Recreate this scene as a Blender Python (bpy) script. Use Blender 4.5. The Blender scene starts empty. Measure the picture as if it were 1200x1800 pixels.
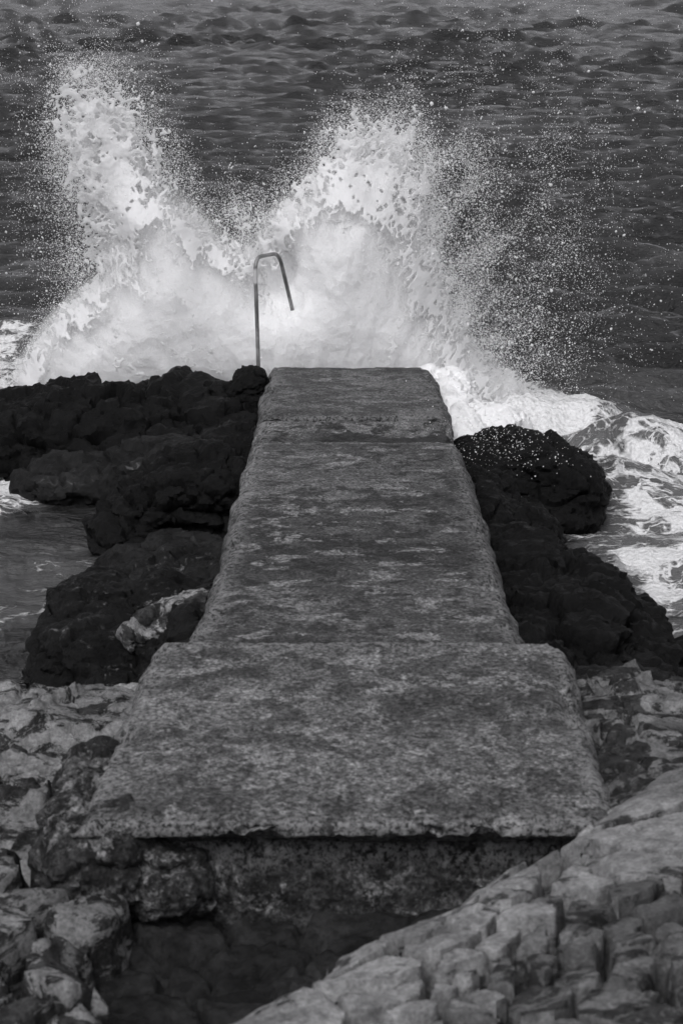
import bpy, bmesh, math, random
import numpy as np
from mathutils import Vector, Matrix, Euler

# ------------------------------------------------------------------ camera, sky, sun, exposure
scene = bpy.context.scene
COL = scene.collection
random.seed(7)
RNG = np.random.default_rng(11)

PITCH = 16.4            # degrees below the horizon
FPX = 3400.0            # focal length in photograph pixels (1200 wide)
CAMZ = 4.2              # metres above mean sea level
cam_data = bpy.data.cameras.new('camera')
cam = bpy.data.objects.new('camera', cam_data)
COL.objects.link(cam)
cam.location = (0, 0, CAMZ)
cam.rotation_euler = (math.radians(90 - PITCH), 0, 0)
cam_data.sensor_fit = 'HORIZONTAL'
cam_data.sensor_width = 24.0
cam_data.lens = 24.0 * FPX / 1200.0
cam_data.clip_start = 0.1
cam_data.clip_end = 9000
cam_data.dof.use_dof = True
cam_data.dof.focus_distance = 16.5
cam_data.dof.aperture_fstop = 5.0
scene.camera = cam
scene.render.resolution_x, scene.render.resolution_y = 682, 1024

SUN_EL, SUN_AZ = 52.0, 200.0     # overcast: high and behind the camera, very soft
world = bpy.data.worlds.new('World'); scene.world = world
world.use_nodes = True
wn, wl = world.node_tree.nodes, world.node_tree.links
bg = wn['Background']; bg.inputs['Strength'].default_value = 0.11
sky = wn.new('ShaderNodeTexSky'); sky.sky_type = 'NISHITA'; sky.sun_disc = False
sky.sun_elevation = math.radians(SUN_EL); sky.sun_rotation = math.radians(SUN_AZ)
sky.air_density = 1.0; sky.dust_density = 3.0
bw = wn.new('ShaderNodeRGBToBW')                      # the photograph is black and white
tint = wn.new('ShaderNodeMix'); tint.data_type = 'RGBA'; tint.blend_type = 'MULTIPLY'
tint.inputs[0].default_value = 1.0; tint.inputs[7].default_value = (0.985, 0.98, 1.03, 1)
wl.new(sky.outputs[0], bw.inputs[0]); wl.new(bw.outputs[0], tint.inputs[6]); wl.new(tint.outputs[2], bg.inputs['Color'])
sun_data = bpy.data.lights.new('sun', 'SUN'); sun_data.energy = 0.9; sun_data.angle = math.radians(25)
sun_data.color = (1.0, 0.99, 0.985)
sun = bpy.data.objects.new('sun', sun_data); COL.objects.link(sun)
az, el = math.radians(SUN_AZ), math.radians(SUN_EL)
sdir = Vector((math.sin(az) * math.cos(el), math.cos(az) * math.cos(el), math.sin(el)))   # towards the sun
sun.rotation_euler = sdir.to_track_quat('Z', 'Y').to_euler()
sun.location = (0, 0, 30)
scene.view_settings.view_transform = 'Standard'
scene.view_settings.look = 'None'
scene.view_settings.exposure = 0.45
scene.view_settings.gamma = 1.0
scene.cycles.max_bounces = 10
scene.cycles.diffuse_bounces = 6
scene.cycles.volume_bounces = 5
scene.cycles.use_denoising = True
scene.cycles.denoiser = 'OPENIMAGEDENOISE'
scene.cycles.denoising_input_passes = 'RGB_ALBEDO_NORMAL'
scene.cycles.denoising_prefilter = 'ACCURATE'

# ------------------------------------------------------------------ photograph pixel -> world
_cp, _sp = math.cos(math.radians(PITCH)), math.sin(math.radians(PITCH))
def ray(px, py):
    u = (np.asarray(px, float) - 600) / FPX; v = (900 - np.asarray(py, float)) / FPX
    return u, _cp + v * _sp, -_sp + v * _cp
def on_z(px, py, z):
    a, b, c = ray(px, py); t = (z - CAMZ) / c
    return np.array([a * t, b * t, z + 0 * t])
def at_y(px, py, Y):
    a, b, c = ray(px, py); t = Y / b
    return np.array([a * t, Y + 0 * t, CAMZ + c * t])
def to_px(x, y, z):
    dz = z - CAMZ
    d = y * _cp - dz * _sp; up = y * _sp + dz * _cp
    return 600 + FPX * x / d, 900 - FPX * up / d

# ------------------------------------------------------------------ numpy noise
_perm = np.random.default_rng(5).permutation(256).astype(np.int64)
_perm = np.concatenate([_perm, _perm, _perm])
_grad = np.array([[1,1,0],[-1,1,0],[1,-1,0],[-1,-1,0],[1,0,1],[-1,0,1],[1,0,-1],[-1,0,-1],[0,1,1],[0,-1,1],[0,1,-1],[0,-1,-1],[1,1,0],[-1,1,0],[0,-1,1],[0,-1,-1]], float)
def perlin(p):
    i = np.floor(p).astype(np.int64); f = p - i; i &= 255
    w = f * f * f * (f * (f * 6 - 15) + 10)
    out = 0
    for dx in (0, 1):
        wx = w[:, 0] if dx else 1 - w[:, 0]
        a = _perm[i[:, 0] + dx]
        for dy in (0, 1):
            wy = w[:, 1] if dy else 1 - w[:, 1]
            b = _perm[(a + i[:, 1] + dy) & 511]
            for dz in (0, 1):
                wz = w[:, 2] if dz else 1 - w[:, 2]
                g = _grad[_perm[(b + i[:, 2] + dz) & 511] & 15]
                out = out + wx * wy * wz * (g[:, 0] * (f[:, 0] - dx) + g[:, 1] * (f[:, 1] - dy) + g[:, 2] * (f[:, 2] - dz))
    return out
def fbm(p, octaves=4, gain=0.5, ridged=False):
    s, a, n = 0, 1.0, 0.0
    for k in range(octaves):
        v = perlin(p + 17.3 * k)
        if ridged: v = 1 - 2 * np.abs(v)
        s = s + a * v; n += a; a *= gain; p = p * 2.03
    return s / n
def worley(p, cell=False):
    i = np.floor(p).astype(np.int64); n = len(p)
    b1 = np.full(n, 9.0); b2 = np.full(n, 9.0); b3 = np.full(n, 9.0); val = np.zeros(n)
    for dx in (-1, 0, 1):
        for dy in (-1, 0, 1):
            for dz in (-1, 0, 1):
                c = i + np.array([dx, dy, dz])
                h = (c[:, 0] * 73856093) ^ (c[:, 1] * 19349663) ^ (c[:, 2] * 83492791)
                d = np.zeros(n)
                for k, (m, q) in enumerate(((1103515245, 12345), (69069, 7), (22695477, 991))):
                    d += (c[:, k] + (((h * m + q) >> 4) & 0xffff) / 65535.0 - p[:, k]) ** 2
                if cell: val = np.where(d < b1, ((h * 1664525 + 1013904223) >> 5 & 0xffff) / 65535.0, val)
                b3 = np.minimum(b3, np.maximum(b2, d)); b2 = np.minimum(b2, np.maximum(b1, d)); b1 = np.minimum(b1, d)
    w = np.sqrt(np.stack([b1, b2, b3], 1))
    return (w, val) if cell else w

# ------------------------------------------------------------------ mesh helpers
def link(o, parent=None):
    COL.objects.link(o)
    if parent is not None: o.parent = parent
    return o
def mesh_np(name, v, f, mat=None, smooth=True):
    v = np.asarray(v, np.float32); f = np.asarray(f, np.int32)
    me = bpy.data.meshes.new(name)
    me.vertices.add(len(v)); me.vertices.foreach_set('co', v.ravel())
    k = f.shape[1]
    me.loops.add(f.size); me.loops.foreach_set('vertex_index', f.ravel())
    me.polygons.add(len(f)); me.polygons.foreach_set('loop_start', np.arange(0, f.size, k, dtype=np.int32))
    me.polygons.foreach_set('use_smooth', np.full(len(f), smooth))
    me.update(calc_edges=True); me.validate()
    if mat: me.materials.append(mat)
    return me
def get_co(me):
    a = np.empty(len(me.vertices) * 3, np.float32); me.vertices.foreach_get('co', a); return a.reshape(-1, 3).astype(float)
def get_no(me):
    a = np.empty(len(me.vertices) * 3, np.float32); me.vertices.foreach_get('normal', a); return a.reshape(-1, 3).astype(float)
def set_co(me, v):
    me.vertices.foreach_set('co', np.asarray(v, np.float32).ravel()); me.update()
def attr(me, name, vals):
    a = me.attributes.new(name, 'FLOAT', 'POINT'); a.data.foreach_set('value', np.asarray(vals, np.float32))
def tag(o, label=None, cat=None, group=None, kind=None):
    if label: o['label'] = label
    if cat: o['category'] = cat
    if group: o['group'] = group
    if kind: o['kind'] = kind
    return o
def empty(name, loc):
    o = bpy.data.objects.new(name, None); o.location = loc; o.empty_display_size = 0.2
    return link(o)
def remeshed(name, bm, voxel):
    me = bpy.data.meshes.new(name); bm.to_mesh(me); bm.free()
    o = bpy.data.objects.new(name, me); COL.objects.link(o)
    m = o.modifiers.new('r', 'REMESH'); m.mode = 'VOXEL'; m.voxel_size = voxel; m.use_smooth_shade = True
    dg = bpy.context.evaluated_depsgraph_get(); dg.update()
    out = bpy.data.meshes.new_from_object(o.evaluated_get(dg))
    bpy.data.objects.remove(o); bpy.data.meshes.remove(me)
    out.name = name
    return out
def smooth_mesh(me, it):
    n = len(me.vertices); e = np.empty(len(me.edges) * 2, np.int32); me.edges.foreach_get('vertices', e); e = e.reshape(-1, 2)
    deg = np.bincount(e.ravel(), minlength=n).astype(float)[:, None]
    v = get_co(me)
    for _ in range(it):
        s = np.zeros_like(v)
        for k in range(3):
            s[:, k] = np.bincount(e[:, 0], v[e[:, 1], k], n) + np.bincount(e[:, 1], v[e[:, 0], k], n)
        v = 0.4 * v + 0.6 * s / deg
    set_co(me, v)

# ------------------------------------------------------------------ materials
def material(name):
    m = bpy.data.materials.new(name); m.use_nodes = True
    return m, m.node_tree.nodes, m.node_tree.links, m.node_tree.nodes['Principled BSDF']
class G:
    """little node-graph helper"""
    def __init__(s, name):
        s.m, s.n, s.l, s.p = material(name)
        s.tc = s.n.new('ShaderNodeTexCoord'); s.geo = s.n.new('ShaderNodeNewGeometry')
    def coord(s, scale=(1, 1, 1), loc=(0, 0, 0)):
        mp = s.n.new('ShaderNodeMapping'); mp.inputs['Scale'].default_value = scale; mp.inputs['Location'].default_value = loc
        s.l.new(s.geo.outputs['Position'], mp.inputs['Vector']); return mp.outputs[0]
    def noise(s, scale, detail=6, rough=0.6, vec=None, dist=0.0):
        t = s.n.new('ShaderNodeTexNoise'); t.inputs['Scale'].default_value = scale; t.inputs['Detail'].default_value = detail
        t.inputs['Roughness'].default_value = rough; t.inputs['Distortion'].default_value = dist
        s.l.new(vec or s.coord(), t.inputs['Vector']); return t.outputs['Fac']
    def voronoi(s, scale, feature='F1', vec=None, rand=1.0):
        t = s.n.new('ShaderNodeTexVoronoi'); t.feature = feature; t.inputs['Scale'].default_value = scale
        t.inputs['Randomness'].default_value = rand
        s.l.new(vec or s.coord(), t.inputs['Vector']); return t.outputs['Distance']
    def ramp(s, fac, a, b, lo=0.0, hi=1.0):
        r = s.n.new('ShaderNodeMapRange'); r.inputs[1].default_value = a; r.inputs[2].default_value = b
        r.inputs[3].default_value = lo; r.inputs[4].default_value = hi
        s.link(fac, r.inputs[0]); return r.outputs[0]
    def math(s, op, a, b=0.0):
        t = s.n.new('ShaderNodeMath'); t.operation = op
        s.link(a, t.inputs[0]); s.link(b, t.inputs[1]); return t.outputs[0]
    def mix(s, fac, a, b):
        t = s.n.new('ShaderNodeMix'); t.data_type = 'FLOAT'
        s.link(fac, t.inputs[0]); s.link(a, t.inputs[2]); s.link(b, t.inputs[3]); return t.outputs[0]
    def link(s, a, sock):
        if isinstance(a, (int, float)): sock.default_value = a
        else: s.l.new(a, sock)
    def attr(s, name):
        t = s.n.new('ShaderNodeAttribute'); t.attribute_name = name; return t.outputs['Fac']
    def grey(s, v):
        c = s.n.new('ShaderNodeCombineColor'); [s.link(v, c.inputs[k]) for k in range(3)]
        s.l.new(c.outputs[0], s.p.inputs['Base Color'])
    def bump(s, h, strength=0.5, dist=0.02):
        b = s.n.new('ShaderNodeBump'); b.inputs['Strength'].default_value = strength; b.inputs['Distance'].default_value = dist
        s.link(h, b.inputs['Height']); s.l.new(b.outputs[0], s.p.inputs['Normal'])
    def set(s, **k):
        for n, v in k.items(): s.link(v, s.p.inputs[n.replace('_', ' ')])

def mat_concrete(name, lo, hi, dark, light, patch=1.0, speck=70, wet=None, cells=38):
    g = G(name)
    c = g.coord((1.15, 1.0, 1.0))
    big = g.noise(1.1, 4, 0.55, c)
    mid = g.noise(11, 8, 0.75, c, 0.1)
    sml = g.noise(42, 5, 0.75, g.coord((1.1, 1, 1), (3, 1, 2)))
    vs = g.n.new('ShaderNodeTexVoronoi'); vs.inputs['Scale'].default_value = 75; g.l.new(c, vs.inputs['Vector'])
    sc = g.n.new('ShaderNodeSeparateColor'); g.l.new(vs.outputs['Color'], sc.inputs[0]); agg = sc.outputs[0]        # exposed aggregate
    fine = g.noise(speck, 3, 0.75)
    v = g.mix(g.ramp(g.math('ADD', g.math('MULTIPLY', big, 0.35), g.math('MULTIPLY', mid, 0.65)), 0.43, 0.57), lo, hi)
    v = g.math('MULTIPLY', v, g.ramp(g.noise(0.9, 3, 0.5, g.coord((0.6, 1, 1), (2, 5, 1))), 0.38, 0.60, 0.52, 1.32))
    dk = g.ramp(g.math('ADD', g.math('MULTIPLY', g.noise(5.0, 9, 0.74, c, 0.3), 0.72), g.math('MULTIPLY', big, 0.28)), 0.498, 0.53)
    v = g.mix(g.math('MULTIPLY', dk, 0.80 * patch), v, dark)
    lt = g.ramp(g.noise(4.2, 9, 0.74, g.coord((0.9, 1.1, 1), (9, 4, 0)), 0.4), 0.55, 0.59)
    v = g.mix(g.math('MULTIPLY', lt, 0.85 * patch), v, light)
    v = g.math('MULTIPLY', v, g.ramp(sml, 0.40, 0.60, 0.40, 1.55))
    v = g.math('MULTIPLY', v, g.ramp(agg, 0, 1, 0.66, 1.40))
    v = g.math('MULTIPLY', v, g.ramp(fine, 0.30, 0.70, 0.7, 1.3))
    pits = g.ramp(g.voronoi(cells, 'F1', g.coord((1, 1.4, 1))), 0.08, 0.24, 0.25, 1.0)
    pits = g.mix(g.ramp(mid, 0.45, 0.56), 1.0, pits)
    v = g.math('MULTIPLY', v, pits)
    wear = g.attr('edge')
    v = g.mix(g.math('MULTIPLY', wear, g.ramp(sml, 0.44, 0.54, 0.0, 0.85)), v, light)
    v = g.mix(g.math('MULTIPLY', wear, g.ramp(g.noise(8, 8, 0.75), 0.54, 0.60, 0.0, 0.9)), v, dark)
    if wet:
        sp = g.n.new('ShaderNodeSeparateXYZ'); g.l.new(g.geo.outputs['Position'], sp.inputs[0])
        yy = g.math('ADD', sp.outputs[1], g.math('MULTIPLY', g.math('SUBTRACT', g.noise(2.2, 8, 0.7, g.coord((0.8, 1, 1))), 0.5), 1.3))
        w = g.math('MULTIPLY', g.ramp(yy, wet[1], wet[1] - 0.06), g.ramp(sp.outputs[0], wet[2] - 0.25, wet[2] + 0.1))
        v = g.mix(g.math('MULTIPLY', w, 0.85), v, g.math('MULTIPLY', g.ramp(sml, 0.3, 0.7, 0.6, 1.5), 0.02))
    g.grey(v)
    g.set(Roughness=g.ramp(mid, 0.3, 0.7, 0.55, 0.9)); g.p.inputs['Specular IOR Level'].default_value = 0.25
    h = g.math('ADD', g.math('MULTIPLY', fine, 0.30), g.math('ADD', g.math('MULTIPLY', mid, 0.7), g.math('ADD', g.math('MULTIPLY', sml, 0.7), g.math('MULTIPLY', pits, 0.35))))
    g.bump(h, 0.9, 0.022)
    return g.m
def mat_dark_rock(name, lo=0.006, hi=0.02, fleck=0.12, flecks=0.64):
    g = G(name)
    a = g.noise(3.0, 8, 0.7); b = g.noise(22, 8, 0.75); c = g.noise(90, 3, 0.7)
    v = g.mix(g.ramp(a, 0.35, 0.65), lo, hi)
    v = g.math('MULTIPLY', v, g.ramp(b, 0.3, 0.7, 0.5, 1.6))
    fl = g.math('MULTIPLY', g.ramp(g.noise(13, 9, 0.8, None, 1.0), flecks, flecks + 0.05), g.ramp(g.noise(1.7, 3, 0.5), 0.5, 0.62))
    nz = g.n.new('ShaderNodeSeparateXYZ'); g.l.new(g.geo.outputs['Normal'], nz.inputs[0])
    up = g.ramp(nz.outputs[2], 0.25, 0.8)
    v = g.mix(g.math('MULTIPLY', fl, up), v, fleck)
    g.grey(v)
    g.set(Roughness=g.ramp(b, 0.3, 0.7, 0.32, 0.75)); g.p.inputs['Specular IOR Level'].default_value = 0.16
    g.bump(g.math('ADD', g.math('MULTIPLY', b, 1.0), g.math('MULTIPLY', c, 0.35)), 0.8, 0.03)
    return g.m
def mat_limestone(name, lo, hi, dark, thr=0.56):
    g = G(name)
    oi = g.n.new('ShaderNodeObjectInfo')
    a = g.noise(2.2, 6, 0.6); b = g.noise(15, 8, 0.72); c = g.noise(75, 3, 0.7)
    v = g.mix(g.ramp(a, 0.35, 0.65), lo, hi)
    v = g.math('MULTIPLY', v, g.ramp(oi.outputs['Random'], 0, 1, 0.82, 1.12))
    dk = g.ramp(g.noise(4.0, 10, 0.75, g.coord((0.7, 1, 1.4)), 0.7), thr, thr + 0.035)
    v = g.mix(g.math('MULTIPLY', dk, g.ramp(b, 0.40, 0.58, 0.97, 0.85)), v, dark)
    v = g.math('MULTIPLY', v, g.ramp(b, 0.38, 0.62, 0.6, 1.28))
    v = g.math('MULTIPLY', v, g.ramp(c, 0.34, 0.66, 0.7, 1.25))
    g.grey(v)
    g.set(Roughness=0.85); g.p.inputs['Specular IOR Level'].default_value = 0.2
    g.bump(g.math('ADD', b, g.math('MULTIPLY', c, 0.3)), 0.5, 0.025)
    return g.m
M = {}
M['walkway'] = mat_concrete('walkway_concrete', 0.06, 0.15, 0.020, 0.25, 1.0)
M['end'] = mat_concrete('end_slab_concrete', 0.085, 0.160, 0.03, 0.20, 0.85)
M['rough'] = mat_concrete('rough_joint_concrete', 0.085, 0.20, 0.02, 0.24, 1.1, 70, (13.4, 14.02, -0.15))
M['landing'] = mat_concrete('landing_concrete', 0.10, 0.215, 0.034, 0.28, 0.85, 60)
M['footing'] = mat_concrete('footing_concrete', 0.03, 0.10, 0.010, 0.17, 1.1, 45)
M['rock'] = mat_dark_rock('wet_black_rock', 0.002, 0.008, 0.06, 0.66)
M['rock_fleck'] = mat_dark_rock('wet_black_rock_flecked', 0.003, 0.012, 0.15, 0.575)
M['rock_mid'] = mat_dark_rock('wet_grey_rock', 0.006, 0.024, 0.16, 0.555)
M['basin'] = mat_dark_rock('wet_basin_rock', 0.010, 0.042, 0.13, 0.58)
M['lime'] = mat_limestone('pale_limestone', 0.185, 0.29, 0.035, 0.55)
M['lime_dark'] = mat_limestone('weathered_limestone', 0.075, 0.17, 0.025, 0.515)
M['lime_slope'] = mat_limestone('flaky_limestone', 0.10, 0.19, 0.014, 0.474)
M['lime_left'] = mat_limestone('stained_limestone', 0.15, 0.26, 0.011, 0.482)

def mat_sea():
    g = G('sea_water')
    foam = g.attr('foam')
    pos = g.coord((0.75, 1.0, 0.0))
    n1 = g.noise(1.5, 8, 0.62, pos, 1.0)                             # rafts of foam
    r1 = g.math('ABSOLUTE', g.math('SUBTRACT', g.noise(2.2, 3, 0.5, pos, 1.6), 0.5))
    r2 = g.math('ABSOLUTE', g.math('SUBTRACT', g.noise(5.5, 3, 0.55, g.coord((0.7, 1.0, 0.0), (7, 3, 0)), 1.4), 0.5))
    thread = g.math('MAXIMUM', g.ramp(r1, 0.075, 0.0), g.math('MULTIPLY', g.ramp(r2, 0.06, 0.0), 0.75))
    bub = g.noise(32, 4, 0.7, pos)
    t = g.math('ADD', g.math('MULTIPLY', g.math('SUBTRACT', n1, 0.5), 2.4), g.math('ADD', g.math('MULTIPLY', thread, 0.42), g.math('MULTIPLY', g.math('SUBTRACT', bub, 0.5), 0.5)))
    t = g.math('ADD', t, g.math('MULTIPLY', g.math('SUBTRACT', foam, 0.72), 1.5))
    f = g.math('MULTIPLY', g.ramp(t, -0.10, 0.16), g.ramp(foam, 0.02, 0.15))
    soft = g.math('MULTIPLY', g.ramp(foam, 0.05, 0.9), 0.16)          # aerated water under the web
    fac = g.math('MAXIMUM', f, soft)
    base = g.mix(fac, 0.028, g.ramp(g.noise(26, 4, 0.6), 0.3, 0.7, 0.62, 0.84))
    g.grey(base)
    g.set(Roughness=g.mix(fac, 0.09, 0.8)); g.p.inputs['IOR'].default_value = 1.33
    g.set(Specular_IOR_Level=g.mix(fac, 0.5, 0.1))
    r = g.math('ADD', g.math('MULTIPLY', g.noise(2.6, 7, 0.66, g.coord((0.5, 1, 1)), 0.4), 2.6), g.math('MULTIPLY', g.noise(19, 4, 0.6, g.coord((0.6, 1, 1))), 0.30))
    chop = g.noise(0.75, 6, 0.62, g.coord((0.5, 1, 1)), 0.5)
    r = g.math('MULTIPLY', g.math('ADD', r, g.math('MULTIPLY', chop, 9.0)), g.ramp(foam, 0.1, 0.8, 1.0, 0.25))
    froth = g.math('MULTIPLY', g.math('ADD', g.noise(9, 6, 0.7), g.math('MULTIPLY', g.voronoi(26), 0.5)), fac)
    g.bump(g.math('ADD', r, g.math('MULTIPLY', froth, 0.4)), 1.0, 0.075)
    return g.m
M['sea'] = mat_sea()
def mat_foam(name, a, b, scale=30):
    g = G(name)
    g.grey(g.ramp(g.noise(scale, 6, 0.7), 0.3, 0.7, a, b))
    g.set(Roughness=0.6); g.p.inputs['Specular IOR Level'].default_value = 0.2
    g.bump(g.noise(scale * 1.2, 6, 0.75), 0.6, 0.03)
    return g.m
M['foam'] = mat_foam('white_foam', 0.86, 0.95)
def mat_spray(name, back):
    g = G(name); out = g.n['Material Output']
    d = g.n.new('ShaderNodeBsdfDiffuse'); t = g.n.new('ShaderNodeBsdfTranslucent'); mx = g.n.new('ShaderNodeMixShader')
    for q in (d, t): q.inputs['Color'].default_value = (.93, .93, .93, 1)
    mx.inputs[0].default_value = back
    g.l.new(d.outputs[0], mx.inputs[1]); g.l.new(t.outputs[0], mx.inputs[2]); g.l.new(mx.outputs[0], out.inputs[0])
    return g.m
M['spray'] = mat_spray('white_spray', 0.45)
g = G('spray_mist'); g.n.remove(g.p)
pv = g.n.new('ShaderNodeVolumePrincipled'); pv.inputs['Color'].default_value = (.995, .995, .995, 1); pv.inputs['Density'].default_value = 0.7; pv.inputs['Anisotropy'].default_value = 0.0
g.l.new(pv.outputs[0], g.n['Material Output'].inputs['Volume']); M['mist'] = g.m; g.m.cycles.homogeneous_volume = True
g = G('galvanised_pipe')
v = g.mix(g.ramp(g.noise(9, 6, 0.7, g.coord((1, 1, 1.0))), 0.42, 0.62), 0.10, 0.26)
sz = g.n.new('ShaderNodeSeparateXYZ'); g.l.new(g.geo.outputs['Position'], sz.inputs[0])
band = g.math('MULTIPLY', g.ramp(sz.outputs[2], 1.30, 1.32), g.ramp(sz.outputs[2], 1.45, 1.42))
nearleg = g.ramp(sz.outputs[1], 17.15, 17.12)
v = g.mix(g.math('MULTIPLY', band, nearleg), v, 0.5)          # bare worn metal below the bend
g.grey(v); g.set(Roughness=0.35, Metallic=0.0); g.bump(g.noise(60, 4, 0.7), 0.3, 0.004); M['pipe'] = g.m
g = G('pool_water'); g.grey(0.015); g.set(Roughness=0.04); g.p.inputs['IOR'].default_value = 1.33; g.bump(g.noise(6, 3, 0.5), 0.15, 0.01); M['pool'] = g.m

# ------------------------------------------------------------------ the sea, one sheet to the horizon
def sea_height(x, y):
    rng = np.random.default_rng(3)
    d = np.hypot(x, y); z = np.zeros_like(x)
    near = 1 / (1 + np.exp(-(y - 15.5) / 1.2))                              # calmer water among the rocks
    leeward = 0.22 + 0.78 * near
    dr = np.maximum(d * d / (2600 * 4.2), 0.02)
    comps = []
    for k in range(105):
        L = 0.4 * (22.0) ** rng.random()
        th = rng.normal(0.10, 0.27)
        a = 0.0128 * L ** 0.85 * rng.uniform(0.5, 1.3) * math.exp(-math.log(L / 1.25) ** 2 / 1.7)
        comps.append((L, th, a, rng.uniform(0, 6.283)))
    xx = x + 0.8 * perlin(np.stack([x * 0.15, y * 0.15, 0 * x], 1)); yy = y + 1.2 * perlin(np.stack([x * 0.1, y * 0.12, 0 * x + 5], 1))
    for L, th, a, ph in comps:
        k = 6.2832 / L
        s = np.sin(k * (xx * math.sin(th) + yy * math.cos(th)) + ph)
        fade = np.clip((L / dr - 0.4) / 0.9, 0, 1)
        z += a * fade * 0.8 * (s + 0.85 * (1 - 2 * np.abs(s)))
    patch = 0.75 + 0.9 * perlin(np.stack([x * 0.09, y * 0.05, 0 * x + 2], 1))
    z *= leeward * np.clip(patch, 0.45, 1.4) * (1 + 1.5 * np.clip((d - 35) / 90, 0, 1) + 0.3 * np.clip((d - 85) / 70, 0, 1))
    return z
def poly_mask(px, py, poly):
    inside = np.zeros(px.shape, bool); n = len(poly)
    for i in range(n):
        (x1, y1), (x2, y2) = poly[i], poly[(i + 1) % n]
        if y1 == y2: continue
        c = ((y1 > py) != (y2 > py)) & (px < (x2 - x1) * (py - y1) / (y2 - y1) + x1)
        inside ^= c
    return inside
def poly_dist(px, py, poly):
    d = np.full(px.shape, 1e9); n = len(poly)
    for i in range(n):
        (x1, y1), (x2, y2) = poly[i], poly[(i + 1) % n]
        vx, vy = x2 - x1, y2 - y1
        t = np.clip(((px - x1) * vx + (py - y1) * vy) / (vx * vx + vy * vy + 1e-12), 0, 1)
        d = np.minimum(d, np.hypot(px - x1 - t * vx, py - y1 - t * vy))
    return d
def ground_poly(pts, z=0.0): return [tuple(on_z(a, b, z)[:2]) for a, b in pts]

def build_sea():
    ta = math.radians(13.5)
    ang = np.concatenate([np.linspace(-1.45, -ta, 40)[:-1], np.linspace(-ta, ta, 440), np.linspace(ta, 1.45, 40)[1:]])
    # ring spacing follows the grazing view: equal steps of the downward angle
    t = np.concatenate([np.linspace(math.atan(4.2 / 6.0), math.radians(12.5), 200)[:-1], np.linspace(math.radians(12.5), math.atan(4.2 / 200.0), 480), [4.2 / 240, 4.2 / 330, 4.2 / 500, 4.2 / 900, 4.2 / 2500, 4.2 / 7500]])
    r = 4.2 / np.tan(t)
    R_, A_ = np.meshgrid(r, ang, indexing='ij')
    x = (R_ * np.sin(A_)).ravel(); y = (R_ * np.cos(A_)).ravel()
    z = sea_height(x, y)
    # foam coverage, from where the surf lies among the rocks
    foam = np.zeros_like(x)
    sel = (y > 7) & (y < 30) & (np.abs(x) < 8)
    X, Y = x[sel], y[sel]
    jig = np.stack([X * 1.2, Y * 1.2, 0 * X], 1)
    JX = X + 0.25 * fbm(jig, 3); JY = Y + 0.35 * fbm(jig + 9, 3)
    def area(pts, soft, amount):
        P = ground_poly(pts)
        m = poly_mask(JX, JY, P); d = poly_dist(JX, JY, P)
        return amount * np.clip(np.where(m, 0.5 + d / soft, 0.5 - d / soft), 0, 1)
    F = area([(700, 640), (930, 640), (1040, 690), (1230, 712), (1400, 730), (1400, 830), (1200, 800), (1110, 800), (1060, 880), (800, 880)], 0.5, 0.72)
    F = np.maximum(F, area([(700, 650), (900, 650), (1010, 700), (1070, 760), (1090, 830), (1000, 780), (840, 790)], 0.4, 1.0))
    F = np.maximum(F, area([(1040, 760), (1400, 780), (1400, 900), (1180, 905), (1060, 890)], 0.5, 0.70))
    F = np.maximum(F, area([(930, 870), (1400, 880), (1400, 1250), (1160, 1250), (1000, 950)], 0.5, 0.52))
    F = np.maximum(F, area([(1050, 960), (1400, 940), (1400, 1040), (1150, 1075)], 0.3, 0.82))
    F = np.maximum(F, area([(-400, 540), (80, 560), (110, 700), (-400, 720)], 0.6, 0.72))
    F = np.maximum(F, area([(900, 600), (1400, 620), (1400, 720), (1000, 690)], 0.8, 0.30))
    F = np.maximum(F, area([(-200, 800), (50, 820), (60, 895), (-200, 915)], 0.25, 0.78))
    F = np.maximum(F, area([(-200, 930), (180, 930), (150, 1130), (-200, 1120)], 0.5, 0.40))
    F = np.maximum(F, area([(1120, 400), (1400, 400), (1400, 440), (1150, 440)], 1.0, 0.30))
    foam[sel] = F
    # the surge heaped up beside the boulder and the lumps of the foam itself
    heap = np.zeros_like(x); pts3 = np.stack([X, Y, 0 * X], 1)
    P = ground_poly([(790, 700), (960, 690), (1060, 730), (1080, 800), (960, 760), (820, 760)])
    heap_s = np.clip(1 - poly_dist(JX, JY, P) / 0.9, 0, 1); heap_s[poly_mask(JX, JY, P)] = 1
    lump = 0.15 * np.clip(fbm(pts3 * 2.2, 5, 0.6) + 0.15, -0.1, 1) + 0.03 * fbm(pts3 * 7, 4, 0.6)
    z[sel] += F * lump + 0.24 * heap_s * (1 + 0.8 * fbm(pts3 * 1.5, 3))
    n0, n1 = R_.shape
    idx = np.arange(n0 * n1).reshape(n0, n1)
    f = np.stack([idx[:-1, :-1].ravel(), idx[1:, :-1].ravel(), idx[1:, 1:].ravel(), idx[:-1, 1:].ravel()], 1)[:, ::-1]
    me = mesh_np('sea', np.stack([x, y, z], 1), f, M['sea'])
    attr(me, 'foam', foam)
    tag(link(bpy.data.objects.new('sea', me)), 'dark choppy sea with lacy white foam among the rocks', kind='structure')
build_sea()

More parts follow.
